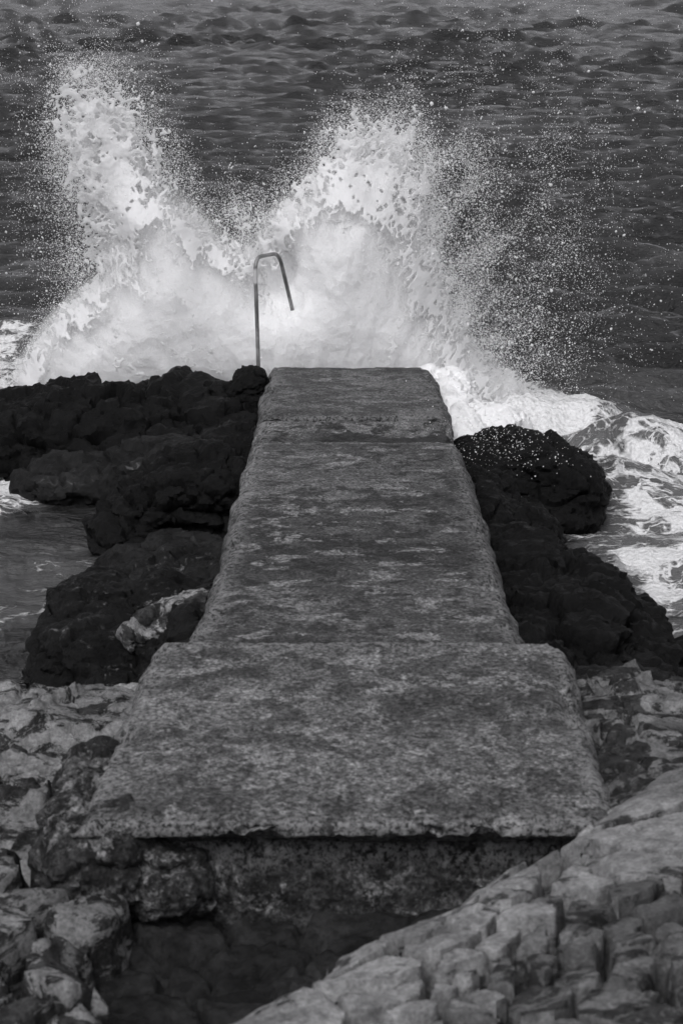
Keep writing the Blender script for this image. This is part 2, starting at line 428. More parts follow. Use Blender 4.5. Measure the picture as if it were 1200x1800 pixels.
# ------------------------------------------------------------------ ground: the rock shelf under everything near
def ground_z(x, y):
    z = 0.70 - 0.0 * x
    z = np.where(y > 6.8, 0.70 - (y - 6.8) * 0.30, z)
    z = np.where(y < 4.6, 0.70 + (4.6 - y) * 0.42, z)
    z = z + np.clip(np.abs(x) - 2.0, 0, 3) * 0.12 * (y < 9)
    return z
def build_ground():
    xs = np.concatenate([np.linspace(-7, -1.3, 40)[:-1], np.linspace(-1.3, 1.0, 150), np.linspace(1.0, 7, 40)[1:]])
    ys = np.concatenate([np.linspace(-2, 4.9, 40)[:-1], np.linspace(4.9, 7, 150), np.linspace(7, 13, 50)[1:]])
    Y, X = np.meshgrid(ys, xs, indexing='ij')
    x, y = X.ravel(), Y.ravel(); p = np.stack([x, y, 0 * x], 1)
    w, cv = worley(p * np.array([2.6, 3.4, 1]) + 0.25 * fbm(p * 4, 2)[:, None], True)
    z = ground_z(x, y) + 0.08 * fbm(p * 1.3, 4) + 0.04 * fbm(p * 6, 4) + 0.02 * fbm(p * 22, 3) + 0.10 * (cv - 0.5) - 0.09 * np.clip(1 - (w[:, 1] - w[:, 0]) / 0.10, 0, 1)
    n0, n1 = X.shape; idx = np.arange(n0 * n1).reshape(n0, n1)
    f = np.stack([idx[:-1, :-1].ravel(), idx[:-1, 1:].ravel(), idx[1:, 1:].ravel(), idx[1:, :-1].ravel()], 1)
    me = mesh_np('ground', np.stack([x, y, z], 1), f, M['basin'])
    tag(link(bpy.data.objects.new('ground', me)), 'dark wet rock shelf under the jetty and ledges', kind='structure')
build_ground()

# ------------------------------------------------------------------ the concrete jetty
def prism(bm, sections):
    """loft of closed cross-sections, each a list of (x,y,z)"""
    rings = [[bm.verts.new(p) for p in s] for s in sections]
    n = len(rings[0])
    for a, b in zip(rings[:-1], rings[1:]):
        for i in range(n): bm.faces.new((a[i], a[(i + 1) % n], b[(i + 1) % n], b[i]))
    bm.faces.new(rings[0][::-1]); bm.faces.new(rings[-1])
    bmesh.ops.recalc_face_normals(bm, faces=bm.faces)
def slab_mesh(name, secs, mat, voxel=0.02, amp=0.012, chip=0.05, seed=0, sh=0.07, drop=0.09):
    """secs: (y, z_top, x_left, x_right, z_bottom): a worn slab with rounded, battered shoulders"""
    bm = bmesh.new(); S = []
    for (y, zt, xl, xr, zb) in secs:
        S.append([(xl - sh * 1.6, y, zb), (xl - sh, y, zt - drop), (xl, y, zt), (xr, y, zt), (xr + sh, y, zt - drop), (xr + sh * 1.6, y, zb)])
    prism(bm, S)
    me = remeshed(name, bm, voxel); smooth_mesh(me, 1)
    v = get_co(me); n = get_no(me); q = v + seed * 3.7
    ys = [s[0] for s in secs]
    xl = np.interp(v[:, 1], ys, [s[2] for s in secs]); xr = np.interp(v[:, 1], ys, [s[3] for s in secs]); zt = np.interp(v[:, 1], ys, [s[1] for s in secs])
    de = np.minimum(np.minimum(v[:, 0] - xl, xr - v[:, 0]), np.minimum(v[:, 1] - ys[0], ys[-1] - v[:, 1]))
    top = np.clip(1 - np.abs(v[:, 2] - zt) / 0.12, 0, 1)
    edge = np.clip(1 - np.abs(de) / 0.10, 0, 1) * np.clip(top * 2, 0, 1)
    d = amp * fbm(q * 2.0, 5, 0.6) + amp * 0.7 * fbm(q * 14, 4, 0.65)
    d -= chip * edge * (np.clip(fbm(q * 2.7, 5, 0.66) - 0.08, 0, 1) * 4.0 + 0.25 * np.clip(fbm(q * 11, 4, 0.65) + 0.1, 0, 1)) + 0.012 * edge * np.abs(fbm(q * 24, 3))
    d += 0.03 * fbm(q * 6, 4, 0.6) * (1 - np.clip(top, 0, 1))
    set_co(me, v + n * d[:, None])
    v2 = get_co(me); xc = (xl + xr) / 2; sgn = np.sign(v2[:, 0] - xc); wgt = np.clip(np.abs(v2[:, 0] - xc) / ((xr - xl) / 2), 0, 1.2) ** 3
    wob = fbm(np.stack([v2[:, 1] * 1.1, sgn * 5, 0 * xc + seed], 1), 3, 0.6)
    v2[:, 0] += sgn * wgt * 0.05 * wob; set_co(me, v2)
    attr(me, 'edge', edge)
    me.materials.append(mat)
    return me
jetty = empty('concrete_jetty', (0.09, 8.3, 0.0))
tag(jetty, 'weathered concrete jetty running out from the rocks into the breaking wave', 'jetty')
def jpart(name, me):
    o = bpy.data.objects.new(name, me); link(o, jetty); o.matrix_parent_inverse = Matrix.Translation((-0.09, -8.3, 0)); return o
def xz(px, py, y): p = at_y(px, py, y); return p[0], p[2]
def edge_pair(pyl, pxl, pxr, z):
    a = on_z(pxl, pyl, z); b = on_z(pxr, pyl, z); return a[1], a[0], b[0]
zw = lambda y: 1.08 - (y - 8.42) * (0.53 / 8.54)         # the walkway falls gently to seaward
# walkway, rough joint, end slab
y_end = 17.05
slabs = [
 ('walkway_slab', [(8.0, zw(8.0), -0.68, 0.84, -0.2), (8.42, zw(8.42), -0.70, 0.80, -0.2), (9.3, zw(9.3), -0.615, 0.80, -0.2), (13.45, zw(13.45), -0.60, 0.80, -0.3)], M['walkway'], 0.024, 1),
 ('joint_slab', [(13.43, zw(13.46) - 0.05, -0.59, 0.77, -0.3), (13.75, zw(13.75) - 0.045, -0.59, 0.77, -0.3), (14.40, zw(14.42) - 0.015, -0.595, 0.775, -0.3)], M['rough'], 0.018, 2),
 ('end_slab', [(14.435, zw(14.435) + 0.01, -0.595, 0.785, -0.4), (16.0, zw(16.0) + 0.005, -0.60, 0.78, -0.4), (y_end, zw(y_end), -0.60, 0.76, -0.4)], M['end'], 0.02, 3),
]
for nm, secs, mt, vx, sd in slabs:
    jpart(nm, slab_mesh(nm, secs, mt, vx, 0.012 if nm != 'joint_slab' else 0.03, 0.075, sd))
o = jpart('landing_slab', slab_mesh('landing_slab', [(6.40, 1.14, -0.93, 0.98, 1.105), (6.56, 1.15, -0.92, 0.98, 0.99), (6.7, 1.15, -0.92, 0.98, 0.97), (8.22, 1.175, -0.80, 0.98, 0.9)], M['landing'], 0.018, 0.014, 0.08, 4, 0.05, 0.07))
o['label'] = 'broad landing slab of speckled concrete with a broken front edge'
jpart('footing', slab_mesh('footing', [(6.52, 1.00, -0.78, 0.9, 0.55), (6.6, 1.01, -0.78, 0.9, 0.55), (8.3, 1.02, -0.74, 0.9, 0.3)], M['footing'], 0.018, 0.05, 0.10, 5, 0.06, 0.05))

# ------------------------------------------------------------------ rocks
def super_ball(bm, c, r, rz=0.0, rx=0.0, e=1.0, sub=3):
    res = bmesh.ops.create_icosphere(bm, subdivisions=sub, radius=1.0)
    R = Euler((rx, 0, rz)).to_matrix()
    for v in res['verts']:
        p = v.co
        if e != 1.0: p = Vector([math.copysign(abs(t) ** e, t) for t in p])
        v.co = R @ Vector((p.x * r[0], p.y * r[1], p.z * r[2])) + Vector(c)
def rock_mesh(name, balls, mat, voxel=0.028, big=0.10, mid=0.05, fine=0.02, strata=0.04, sfreq=5.0, seed=0, tilt=0.15):
    bm = bmesh.new()
    for b in balls: super_ball(bm, *b)
    me = remeshed(name, bm, voxel); smooth_mesh(me, 2)
    v = get_co(me); n = get_no(me); q = v + seed * 5.31
    d = big * fbm(q * 1.1, 4) + mid * 0.7 * (fbm(q * 3.2, 5, 0.55, True) - 0.35)
    wq = q + 0.12 * np.stack([fbm(q * 3, 2), fbm(q * 3 + 7, 2), fbm(q * 3 + 13, 2)], 1)
    w, cv = worley(wq * np.array([2.3, 2.3, 3.6]), True)
    d -= mid * 0.8 * np.clip(1 - (w[:, 1] - w[:, 0]) / 0.14, 0, 1)
    d += mid * 1.6 * (cv - 0.5)
    w, cv = worley(wq * np.array([5.5, 5.5, 8.0]) + 3, True)
    d += mid * 0.7 * (cv - 0.5)
    v = v + n * d[:, None]
    lay = (v[:, 2] + tilt * v[:, 0] + 0.1 * v[:, 1]) * sfreq + 0.8 * fbm(q * 1.5, 3)
    saw = np.abs((lay % 1.0) - 0.5) * 2
    side = np.clip(1 - np.abs(n[:, 2]), 0, 1)
    v = v + n * (1.5 * strata * (np.sqrt(saw) - 0.6) * side)[:, None]
    set_co(me, v); n = get_no(me)
    w, cv = worley(q * np.array([10, 10, 16.0]) + 5, True)
    v = v + n * (fine * 1.4 * fbm(q * 9, 5, 0.65) + fine * 1.1 * (fbm(q * 15, 3, 0.6, True) - 0.4) + fine * 0.9 * (cv - 0.5))[:, None]
    set_co(me, v); me.set_sharp_from_angle(angle=math.radians(42))
    me.materials.append(mat)
    return me
def rock(name, label, balls, mat, cat='rock', group=None, **k):
    me = rock_mesh(name, balls, mat, **k)
    v = get_co(me); c = Vector((v[:, 0].mean(), v[:, 1].mean(), v[:, 2].min()))
    me.transform(Matrix.Translation(-c))
    o = link(bpy.data.objects.new(name, me)); o.location = c
    return tag(o, label, cat, group)
# --- seaward, left of the jetty
rock('rock_ridge', 'long black wet rock ridge under the spray beside the end slab',
     [((-2.3, 16.4, .05), (1.2, .95, .42), .1), ((-1.45, 16.75, .12), (.75, .7, .38)), ((-3.4, 16.2, .0), (1.3, .9, .40)), ((-4.8, 16.1, -.1), (1.5, 1.0, .45)),
      ((-1.5, 15.8, .0), (1.0, .7, .28)), ((-2.9, 16.0, -.05), (.9, .6, .22)), ((-.95, 16.3, .1), (.45, .8, .33))],
     M['rock'], seed=1, group='black rocks along the jetty', big=.12, mid=.09, strata=.05)
rock('small_rock', 'small black rock lump at the foot of the metal handrail',
     [((-.80, 16.55, .42), (.22, .22, .27)), ((-.98, 16.5, .33), (.18, .22, .2)), ((-.78, 16.5, .1), (.3, .35, .3))],
     M['rock'], voxel=.014, seed=2, group='black rocks along the jetty', big=.05, mid=.035, fine=.02, strata=.02)
rock('rock_slope', 'low rough rock slope with pale crusts below the black ridge',
     [((-1.95, 15.15, .0), (.7, .5, .2), .3), ((-1.35, 15.2, .08), (.7, .5, .24)), ((-2.1, 14.95, -.05), (.4, .3, .2))],
     M['rock_mid'], seed=3, group='black rocks along the jetty', mid=.06)
rock('rock_stack', 'layered black rock stack standing close against the walkway flank',
     [((-1.05, 14.1, .12), (.45, .62, .40), 0, 0, .8), ((-1.35, 13.9, .0), (.42, .45, .40), 0, 0, .8), ((-.85, 14.6, .2), (.4, .7, .33)), ((-1.5, 13.7, -.1), (.35, .4, .30))],
     M['rock'], voxel=.02, seed=4, group='black rocks along the jetty', strata=.07, sfreq=6, mid=.07)
rock('rock_ledge', 'flat wet rock ledge awash between stack and shore boulder',
     [((-1.1, 12.7, -.08), (.7, .75, .22), 0, 0, .8), ((-.9, 12.3, -.02), (.4, .6, .2))],
     M['rock_mid'], voxel=.02, seed=5, group='black rocks along the jetty', mid=.05)
rock('shore_boulder', 'rounded black boulder with pale flecks, standing in still water',
     [((-1.45, 11.35, .05), (.42, .5, .38), 0, 0, .85), ((-1.1, 11.4, .08), (.5, .5, .38)), ((-.8, 11.2, .1), (.25, .6, .36)), ((-1.55, 10.9, -.05), (.3, .35, .34), 0, 0, .8)],
     M['rock_fleck'], voxel=.021, seed=6, group='black rocks along the jetty', big=.06, mid=.05)
rock('front_boulder', 'undercut dark boulder in front of the small rock pool',
     [((-1.38, 10.35, .12), (.38, .36, .42), 0, 0, .8), ((-1.0, 10.3, .15), (.45, .4, .42)), ((-.75, 10.1, .2), (.3, .4, .5)), ((-1.2, 9.9, .0), (.4, .4, .4))],
     M['rock_fleck'], voxel=.021, seed=7, group='black rocks along the jetty', big=.06, mid=.05)
rock('pale_stone', 'pale crusted stone on the rim of the small rock pool',
     [((-.93, 10.22, .56), (.22, .16, .08), .2), ((-.76, 10.30, .59), (.16, .16, .08)), ((-1.08, 10.12, .51), (.14, .12, .07))],
     M['lime_left'], cat='stone', voxel=.014, seed=8, big=.04, mid=.03, fine=.02, strata=.01)
o = rock('broken_footing', None, [((-.86, 6.56, .90), (.17, .20, .23), 0, 0, .8), ((-1.0, 6.85, .90), (.13, .5, .24), 0, 0, .8), ((-.68, 6.5, .84), (.2, .12, .16))], M['footing'], cat=None, voxel=.016, seed=14, big=.05, mid=.04, fine=.02, strata=.01)
o.parent = jetty; o.matrix_parent_inverse = Matrix.Translation((-0.09, -8.3, 0)); attr(o.data, 'edge', np.zeros(len(o.data.vertices)))
# --- right of the jetty
rock('spray_boulder', 'dark boulder speckled with droplets, washed by surf beside the end slab',
     [((1.42, 14.9, .08), (.48, .5, .40), 0, 0, .85), ((1.8, 14.75, .0), (.34, .4, .36)), ((1.1, 14.9, .05), (.3, .5, .36)), ((1.65, 14.55, -.12), (.4, .3, .25))],
     M['rock'], voxel=.021, seed=9, group='black rocks along the jetty', big=.06, mid=.05)
rock('side_ledge', 'low black rock ledge between droplet boulder and large right rock',
     [((1.05, 13.9, .1), (.3, .5, .35)), ((1.2, 13.3, .05), (.38, .6, .32)), ((1.0, 13.2, .15), (.25, .8, .35))],
     M['rock'], voxel=.02, seed=10, group='black rocks along the jetty', strata=.06)
rock('rock_mass', 'largest black rock mass sloping from the walkway down to white foam',
     [((1.15, 12.1, .1), (.42, .9, .36), .1, 0, .85), ((1.45, 11.5, .0), (.5, .9, .38), .1, 0, .85), ((1.5, 11.95, .05), (.36, .6, .32), .1, 0, .85), ((1.2, 10.6, .12), (.5, 1.1, .45), 0, 0, .85),
      ((1.65, 10.7, .0), (.36, .8, .38), .15, 0, .85), ((1.7, 10.1, .0), (.35, .5, .36)), ((1.05, 9.6, .2), (.35, .7, .45))],
     M['rock'], voxel=.02, seed=11, group='black rocks along the jetty', big=.09, mid=.08, strata=.05)
rock('corner_rock', 'low dark rock with a pale crusted cap beside the landing corner',
     [((1.55, 9.35, .25), (.5, .4, .28)), ((2.1, 9.3, .2), (.6, .5, .28)), ((1.25, 9.1, .3), (.3, .4, .3))],
     M['rock_fleck'], voxel=.021, seed=12, group='black rocks along the jetty', mid=.05)
# rock pool water among the left boulders
me = bpy.data.meshes.new('rock_pool'); bm = bmesh.new()
bmesh.ops.create_circle(bm, cap_ends=True, segments=40, radius=1.0); bm.to_mesh(me); bm.free()
me.transform(Matrix.Diagonal((.26, .26, 1, 1))); me.materials.append(M['pool'])
o = link(bpy.data.objects.new('rock_pool', me)); o.location = (-.86, 10.62, .49)
tag(o, 'small still rock pool behind the pale crusted stone', kind='structure')

# ------------------------------------------------------------------ fractured limestone ledges, built of single stones
def scatter_sites(outline, mind, seed, tries=5000):
    """fracture centres: close together in shattered zones, far apart in sound rock"""
    rng = np.random.default_rng(seed); xs = [p[0] for p in outline]; ys = [p[1] for p in outline]
    C = np.stack([rng.uniform(min(xs) - .3, max(xs) + .3, tries), rng.uniform(min(ys) - .3, max(ys) + .3, tries)], 1)
    md = mind(C[:, 0], C[:, 1]); out = np.full((2000, 2), 1e6); n = 0
    for p, m in zip(C, md):
        if (((out[:n] - p) ** 2).sum(1) > m * m).all(): out[n] = p; n += 1
        if n >= 290: break
    return out[:n].copy()
def stone_bed(name, label, outline, mind, surf, mat_for, seed, cell=0.013, gap=0.007, crack=0.06, lift=0.012, tilt=0.05, terr=0.045, terr_amp=0.10, rim=0.12, rough=0.018, cat='rock', aniso=(1.0, 1.3, 0.5), drop=0.45, closed=0.3):
    """bedded limestone broken into single stones: a stepped surface cut along its fractures, every stone an object"""
    rng = np.random.default_rng(seed)
    sites = scatter_sites(outline, mind, seed)
    cx, cy = np.mean(outline, 0)
    root = empty(name, (cx, cy, float(surf(np.array([cx]), np.array([cy]))[0]) - 0.4)); tag(root, label, cat)
    inv = Matrix.Translation(-root.location)
    xs = [p[0] for p in outline]; ys = [p[1] for p in outline]
    gx = np.arange(min(xs) - .16, max(xs) + .16, cell); gy = np.arange(min(ys) - .16, max(ys) + .16, cell)
    Y, X = np.meshgrid(gy, gx, indexing='ij'); x, y = X.ravel(), Y.ravel(); p = np.stack([x, y, np.full(len(x), seed * 1.7)], 1)
    jx = x + 0.05 * fbm(p * 4, 3, 0.6); jy = y + 0.05 * fbm(p * 4 + 9, 3, 0.6)
    m = poly_mask(jx, jy, outline); d = poly_dist(jx, jy, outline); sd = np.where(m, d, -d)
    # which stone each point belongs to, and how near the next joint is
    wx = x + 0.07 * fbm(p * 2.6 + 5, 3) + 0.014 * fbm(p * 15, 2); wy = y + 0.07 * fbm(p * 2.6 + 25, 3) + 0.014 * fbm(p * 15 + 8, 2)
    ca, sa = math.cos(aniso[2]), math.sin(aniso[2])
    def tr(a, b): return np.stack([(a * ca + b * sa) * aniso[0], (-a * sa + b * ca) * aniso[1]], -1)
    Q, S = tr(wx, wy), tr(sites[:, 0], sites[:, 1])
    cid = np.zeros(len(x), int); nid = np.zeros(len(x), int); e = np.zeros(len(x))
    for k in range(0, len(x), 20000):
        dd = np.sqrt(((Q[k:k + 20000, None, :] - S[None]) ** 2).sum(-1)); o2 = np.argpartition(dd, 2, axis=1)[:, :2]
        d2 = np.take_along_axis(dd, o2, 1); sw = d2[:, 0] > d2[:, 1]
        cid[k:k + 20000] = np.where(sw, o2[:, 1], o2[:, 0]); nid[k:k + 20000] = np.where(sw, o2[:, 0], o2[:, 1]); e[k:k + 20000] = np.abs(d2[:, 0] - d2[:, 1]) / 2
    size = mind(sites[:, 0], sites[:, 1])
    small = np.clip(0.16 / size, 0.3, 1.6)
    off = rng.normal(0, lift, len(sites)) * small; tx = rng.normal(0, tilt, len(sites)) * small; ty = rng.normal(0, tilt, len(sites)) * small
    z = surf(x, y)
    b = terr_amp * fbm(p * np.array([1.6, 2.2, 1]) + 3, 4, 0.55) + 0.25 * terr * fbm(p * 9, 3)
    q = b / terr; fr = q - np.floor(q); z = z + terr * (np.floor(q) + np.clip((fr - 0.5) / 0.16 + 0.5, 0, 1) * 1.0)     # bedding steps
    z += off[cid] + tx[cid] * (x - sites[cid, 0]) + ty[cid] * (y - sites[cid, 1])
    gp = gap * (0.4 + 1.6 * np.clip(fbm(p * 2.3 + 70, 3) + 0.45, 0, 1)) * (0.6 + 0.5 * small[cid])
    hsh = ((np.minimum(cid, nid) * 7919 + np.maximum(cid, nid) * 104729) % 997) / 997.0
    opening = np.where(hsh < closed, 0.15, 0.7 + 0.5 * hsh)
    z -= opening * crack * (0.6 + 0.5 * small[cid]) * np.clip(1 - (e - gp * 0.6) / (gp + cell * 0.8), 0, 1)
    z -= 0.005 * opening * np.exp(-e / 0.012)                                                           # broken arrises
    z += rough * fbm(p * 6 + 11, 5, 0.62) + rough * 0.5 * fbm(p * 24, 3, 0.6)
    pit = fbm(p * 10 + 33, 4, 0.6); z -= rough * 1.6 * np.clip(pit - 0.14, 0, 0.3) * 4
    z -= np.where(sd < rim, np.clip(rim - sd, 0, rim) ** 2 / rim * 0.5, 0)
    z -= np.clip(-sd / 0.07, 0, 1) * drop
    n0, n1 = X.shape; idx = np.arange(n0 * n1).reshape(n0, n1)
    f = np.stack([idx[:-1, :-1].ravel(), idx[:-1, 1:].ravel(), idx[1:, 1:].ravel(), idx[1:, :-1].ravel()], 1)
    f = f[(sd > -0.09)[f].any(1)]; fc = cid[f[:, 0]]
    V = np.stack([x, y, z], 1)
    for c in np.unique(fc):
        ff = f[fc == c]; us, iv = np.unique(ff, return_inverse=True)
        me = mesh_np('stone', V[us], iv.reshape(ff.shape), mat_for(sites[c]))
        me.set_sharp_from_angle(angle=math.radians(50))
        o = link(bpy.data.objects.new('stone', me), root); o.matrix_parent_inverse = inv
    return root
def n2(x, y, f, k=0.0): return fbm(np.stack([x * f, y * f, 0 * x + k], 1), 3)

# right outcrop: rises towards the camera and to the right
def surf_right(x, y): return 1.24 + 0.10 * np.clip(x - 0.4, -1, 3) + 0.10 * np.clip(5.6 - y, -1, 2) + 0.05 * n2(x, y, 1.6) - 0.05 * np.clip((y - 6.4) / .5, 0, 1)
OUT_R = [tuple(on_z(a, b, 1.22)[:2]) for a, b in [(1330, 1280), (1230, 1290), (1120, 1330), (1060, 1385), (1000, 1430), (920, 1468), (830, 1520), (790, 1560), (720, 1585), (630, 1610), (580, 1645), (545, 1690), (455, 1735), (370, 1768), (250, 1805), (150, 1860)]]
OUT_R += [(-.75, 4.4), (.2, 4.0), (1.8, 4.1), (2.1, 5.0), (2.1, 6.8)]
def md_right(x, y):
    px, py = to_px(x, y, 1.25)
    m = np.where((py < 1540) & (px > 780), 0.42, np.where((py > 1590) & (px > 700), 0.095, 0.22))
    return np.clip(m * (1 + 1.6 * n2(x, y, 2.0, 5)), 0.06, 0.5)
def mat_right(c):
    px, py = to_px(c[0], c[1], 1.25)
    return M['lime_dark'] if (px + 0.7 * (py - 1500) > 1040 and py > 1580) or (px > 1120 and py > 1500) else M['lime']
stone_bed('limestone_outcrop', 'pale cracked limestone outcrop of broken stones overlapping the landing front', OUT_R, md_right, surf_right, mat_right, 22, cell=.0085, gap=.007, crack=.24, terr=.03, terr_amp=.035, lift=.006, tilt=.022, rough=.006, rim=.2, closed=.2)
# rubble slope right of the landing
def surf_slope(x, y): return 1.105 - 0.05 * (x - 1.0) - 0.10 * np.clip(y - 7.0, -1, 2) + 0.05 * n2(x, y, 2, 3)
OUT_S = [(.97, 6.4), (.97, 8.15), (1.25, 8.45), (1.8, 8.6), (2.6, 8.4), (2.6, 6.8), (2.2, 6.4), (1.4, 6.5)]
stone_bed('rubble_slope', 'sloping bank of flaky grey limestone against the landing flank', OUT_S, lambda x, y: np.clip(.24 * (1 + 1.5 * n2(x, y, 2.2, 8)), .09, .5), surf_slope, lambda c: M['lime_slope'], 32, cell=.015, gap=.011, crack=.10, aniso=(.8, 1.7, -.25), terr=.05, terr_amp=.12, rough=.025)
# left ledges, seaward to shoreward
def surf_l1(x, y): return 0.64 + 0.04 * n2(x, y, 3) - 0.14 * np.clip(x + 1.1, 0, 1) - 0.30 * np.clip((8.55 - y) / .3, 0, 1)
OUT_1 = [(-2.6, 8.1), (-1.5, 8.1), (-.98, 8.15), (-.86, 8.7), (-.95, 9.15), (-1.4, 9.1), (-2.0, 9.3), (-2.6, 9.2)]
stone_bed('far_ledge', 'flat pale limestone ledge nearest the undercut dark boulder', OUT_1, lambda x, y: .40 + 0 * x, surf_l1, lambda c: M['lime_left'], 42, cell=.016, gap=.008, terr=.05, terr_amp=.10, rough=.03, tilt=.04)
def surf_l2(x, y): return 0.86 + 0.06 * n2(x, y, 2.5, 8) - 0.08 * np.clip(y - 7.3, 0, 1) - 0.22 * np.clip((7.15 - y) / .25, 0, 1)
OUT_2 = [(-2.6, 6.75), (-1.3, 6.8), (-1.08, 6.95), (-1.0, 7.4), (-.98, 7.9), (-1.4, 7.95), (-2.6, 8.0)]
stone_bed('middle_ledge', 'pitted limestone ledge beside the left flank of the landing slab', OUT_2, lambda x, y: np.clip(.26 * (1 + 1.3 * n2(x, y, 2.5, 2)), .1, .5), surf_l2, lambda c: M['lime_left'], 52, cell=.014, gap=.010, crack=.12, terr=.06, terr_amp=.14, rough=.04, tilt=.09, lift=.025)
def surf_l3(x, y): return 0.95 + 0.06 * n2(x, y, 2.5, 4)
OUT_3 = [tuple(on_z(a, b, .95)[:2]) for a, b in [(-600, 1480), (100, 1475), (190, 1500), (222, 1550), (180, 1600), (130, 1640), (150, 1700), (190, 1740), (200, 1800), (180, 1900), (-100, 1950), (-600, 1900)]]
stone_bed('near_ledge', 'blurred pale limestone slabs with dark gaps beside the wet basin', OUT_3, lambda x, y: np.clip(.21 * (1 + 1.3 * n2(x, y, 2.5, 6)), .08, .4), surf_l3, lambda c: M['lime_left'] if (c[0] * 7.3 + c[1] * 3.1) % 1 < .8 else M['lime'], 62, cell=.012, gap=.013, crack=.26, terr=.05, terr_amp=.09, rough=.012, tilt=.035, lift=.018)
# water lying in the basin
me = bpy.data.meshes.new('basin_pool'); bm = bmesh.new()
bmesh.ops.create_circle(bm, cap_ends=True, segments=40, radius=1.0); bm.to_mesh(me); bm.free()
me.transform(Matrix.Diagonal((.4, .3, 1, 1))); me.materials.append(M['pool'])
o = link(bpy.data.objects.new('basin_pool', me)); o.location = (-.2, 5.80, .645)
tag(o, 'shallow dark water lying in the wet basin below the footing', kind='structure')

# ------------------------------------------------------------------ handrail of the bathing ladder
def tube(pts, r, seg=14):
    pts = [np.array(p, float) for p in pts]; V, F = [], []
    up = np.array([0.3, 1, 0.1])
    for i, p in enumerate(pts):
        t = pts[min(i + 1, len(pts) - 1)] - pts[max(i - 1, 0)]; t /= np.linalg.norm(t)
        a = np.cross(t, up); a /= np.linalg.norm(a); b = np.cross(t, a)
        for k in range(seg):
            th = 6.28318 * k / seg; V.append(p + r * (a * math.cos(th) + b * math.sin(th)))
    for i in range(len(pts) - 1):
        for k in range(seg): F.append((i * seg + k, i * seg + (k + 1) % seg, (i + 1) * seg + (k + 1) % seg, (i + 1) * seg + k))
    return np.array(V), np.array(F)
def rounded(path, rad, n=8):
    path = [np.array(p, float) for p in path]; out = [path[0]]
    for a, b, c in zip(path[:-2], path[1:-1], path[2:]):
        u = (a - b) / np.linalg.norm(a - b); w = (c - b) / np.linalg.norm(c - b)
        p0, p2 = b + u * rad, b + w * rad
        for k in range(n + 1):
            t = k / n; out.append((1 - t) ** 2 * p0 + 2 * t * (1 - t) * b + t * t * p2)
    out.append(path[-1]); return out
A = at_y(454, 640, 16.98); B = at_y(448, 452, 17.0); Cc = at_y(490, 444, 17.5); D = at_y(514, 545, 17.75)
E = D + (D - Cc) * 1.6
rail = empty('handrail', (A[0], A[1], .45)); tag(rail, 'bent metal handrail hoop of a bathing ladder at the jetty end', 'handrail')
inv = Matrix.Translation(-rail.location)
V, F = tube(rounded([A - np.array([0, 0, .25]), A, B, Cc, E], .14), .018)
o = link(bpy.data.objects.new('hoop', mesh_np('hoop', V, F, M['pipe'])), rail); o.matrix_parent_inverse = inv
V, F = tube([(A[0], A[1], .45), (A[0], A[1], .475)], .07, 20)
o = link(bpy.data.objects.new('flange', mesh_np('flange', V, F, M['pipe'])), rail); o.matrix_parent_inverse = inv

# ------------------------------------------------------------------ the breaking wave: foam body, torn webs, droplets
YS = 18.3                                   # the wave breaks a metre beyond the end of the jetty
CELL = 0.02
GX = np.arange(-3.9, 4.3, CELL); GZ = np.arange(-0.3, 4.6, CELL)
ZZ, XX = np.meshgrid(GZ, GX, indexing='ij')
def wpoly(pts): return [tuple(at_y(a, b, YS)[[0, 2]]) for a, b in pts]
def blur(a, n):
    for _ in range(3):
        k = 2 * n + 1
        for ax in (0, 1):
            pad = [(n + 1, n) if i == ax else (0, 0) for i in (0, 1)]
            c = np.cumsum(np.pad(a, pad), axis=ax)
            a = (np.take(c, range(k, c.shape[ax]), ax) - np.take(c, range(0, c.shape[ax] - k), ax)) / k
    return a
def region(pts, soft): return blur(poly_mask(XX, ZZ, wpoly(pts)).astype(float), max(1, int(soft / CELL / 2)))
def gauss(px, py, rx, ry):
    c = at_y(px, py, YS); s = 18.6 / FPX
    return np.exp(-((XX - c[0]) / (rx * s)) ** 2 - ((ZZ - c[2]) / (ry * s)) ** 2)
CORE = [(30, 740), (45, 650), (75, 590), (120, 540), (190, 490), (225, 430), (210, 370), (235, 330), (290, 335), (335, 375), (370, 430), (430, 450), (470, 420), (490, 365), (545, 345), (590, 300), (640, 320), (690, 350), (720, 400), (750, 470), (780, 550), (825, 620), (880, 665), (930, 690), (960, 760), (480, 760)]
LACE_L = [(150, 520), (150, 420), (130, 340), (115, 280), (110, 215), (130, 160), (165, 118), (205, 150), (240, 205), (268, 265), (300, 320), (335, 380), (260, 480)]
LACE_R = [(470, 390), (535, 312), (575, 265), (603, 228), (640, 206), (690, 204), (722, 235), (738, 300), (752, 380), (775, 470), (810, 560), (860, 640), (800, 655), (700, 480), (600, 350)]
VALLEY = [(340, 400), (365, 348), (400, 345), (480, 345), (530, 480), (430, 490)]
core = region(CORE, 0.10)
cb = blur(core, 9)
lace = np.maximum.reduce([region(LACE_L, 0.34) * 0.66, region(LACE_R, 0.30) * 0.70, region(VALLEY, 0.2) * 0.34, np.clip(blur(core, 5) * 1.25, 0, 1) * 0.85])
lace *= 1 - 0.80 * np.clip((cb - 0.6) / 0.40, 0, 1)                          # the web melts into the solid foam
def polar(x, z, k=0.0):
    """streak coordinates: water is flung outwards from where the wave hits"""
    th = np.arctan2(x + 0.15, z + 0.9); r = np.hypot(x + 0.15, z + 0.9)
    return np.stack([th * 2.6, r * 0.55, k + 0 * x], 1)
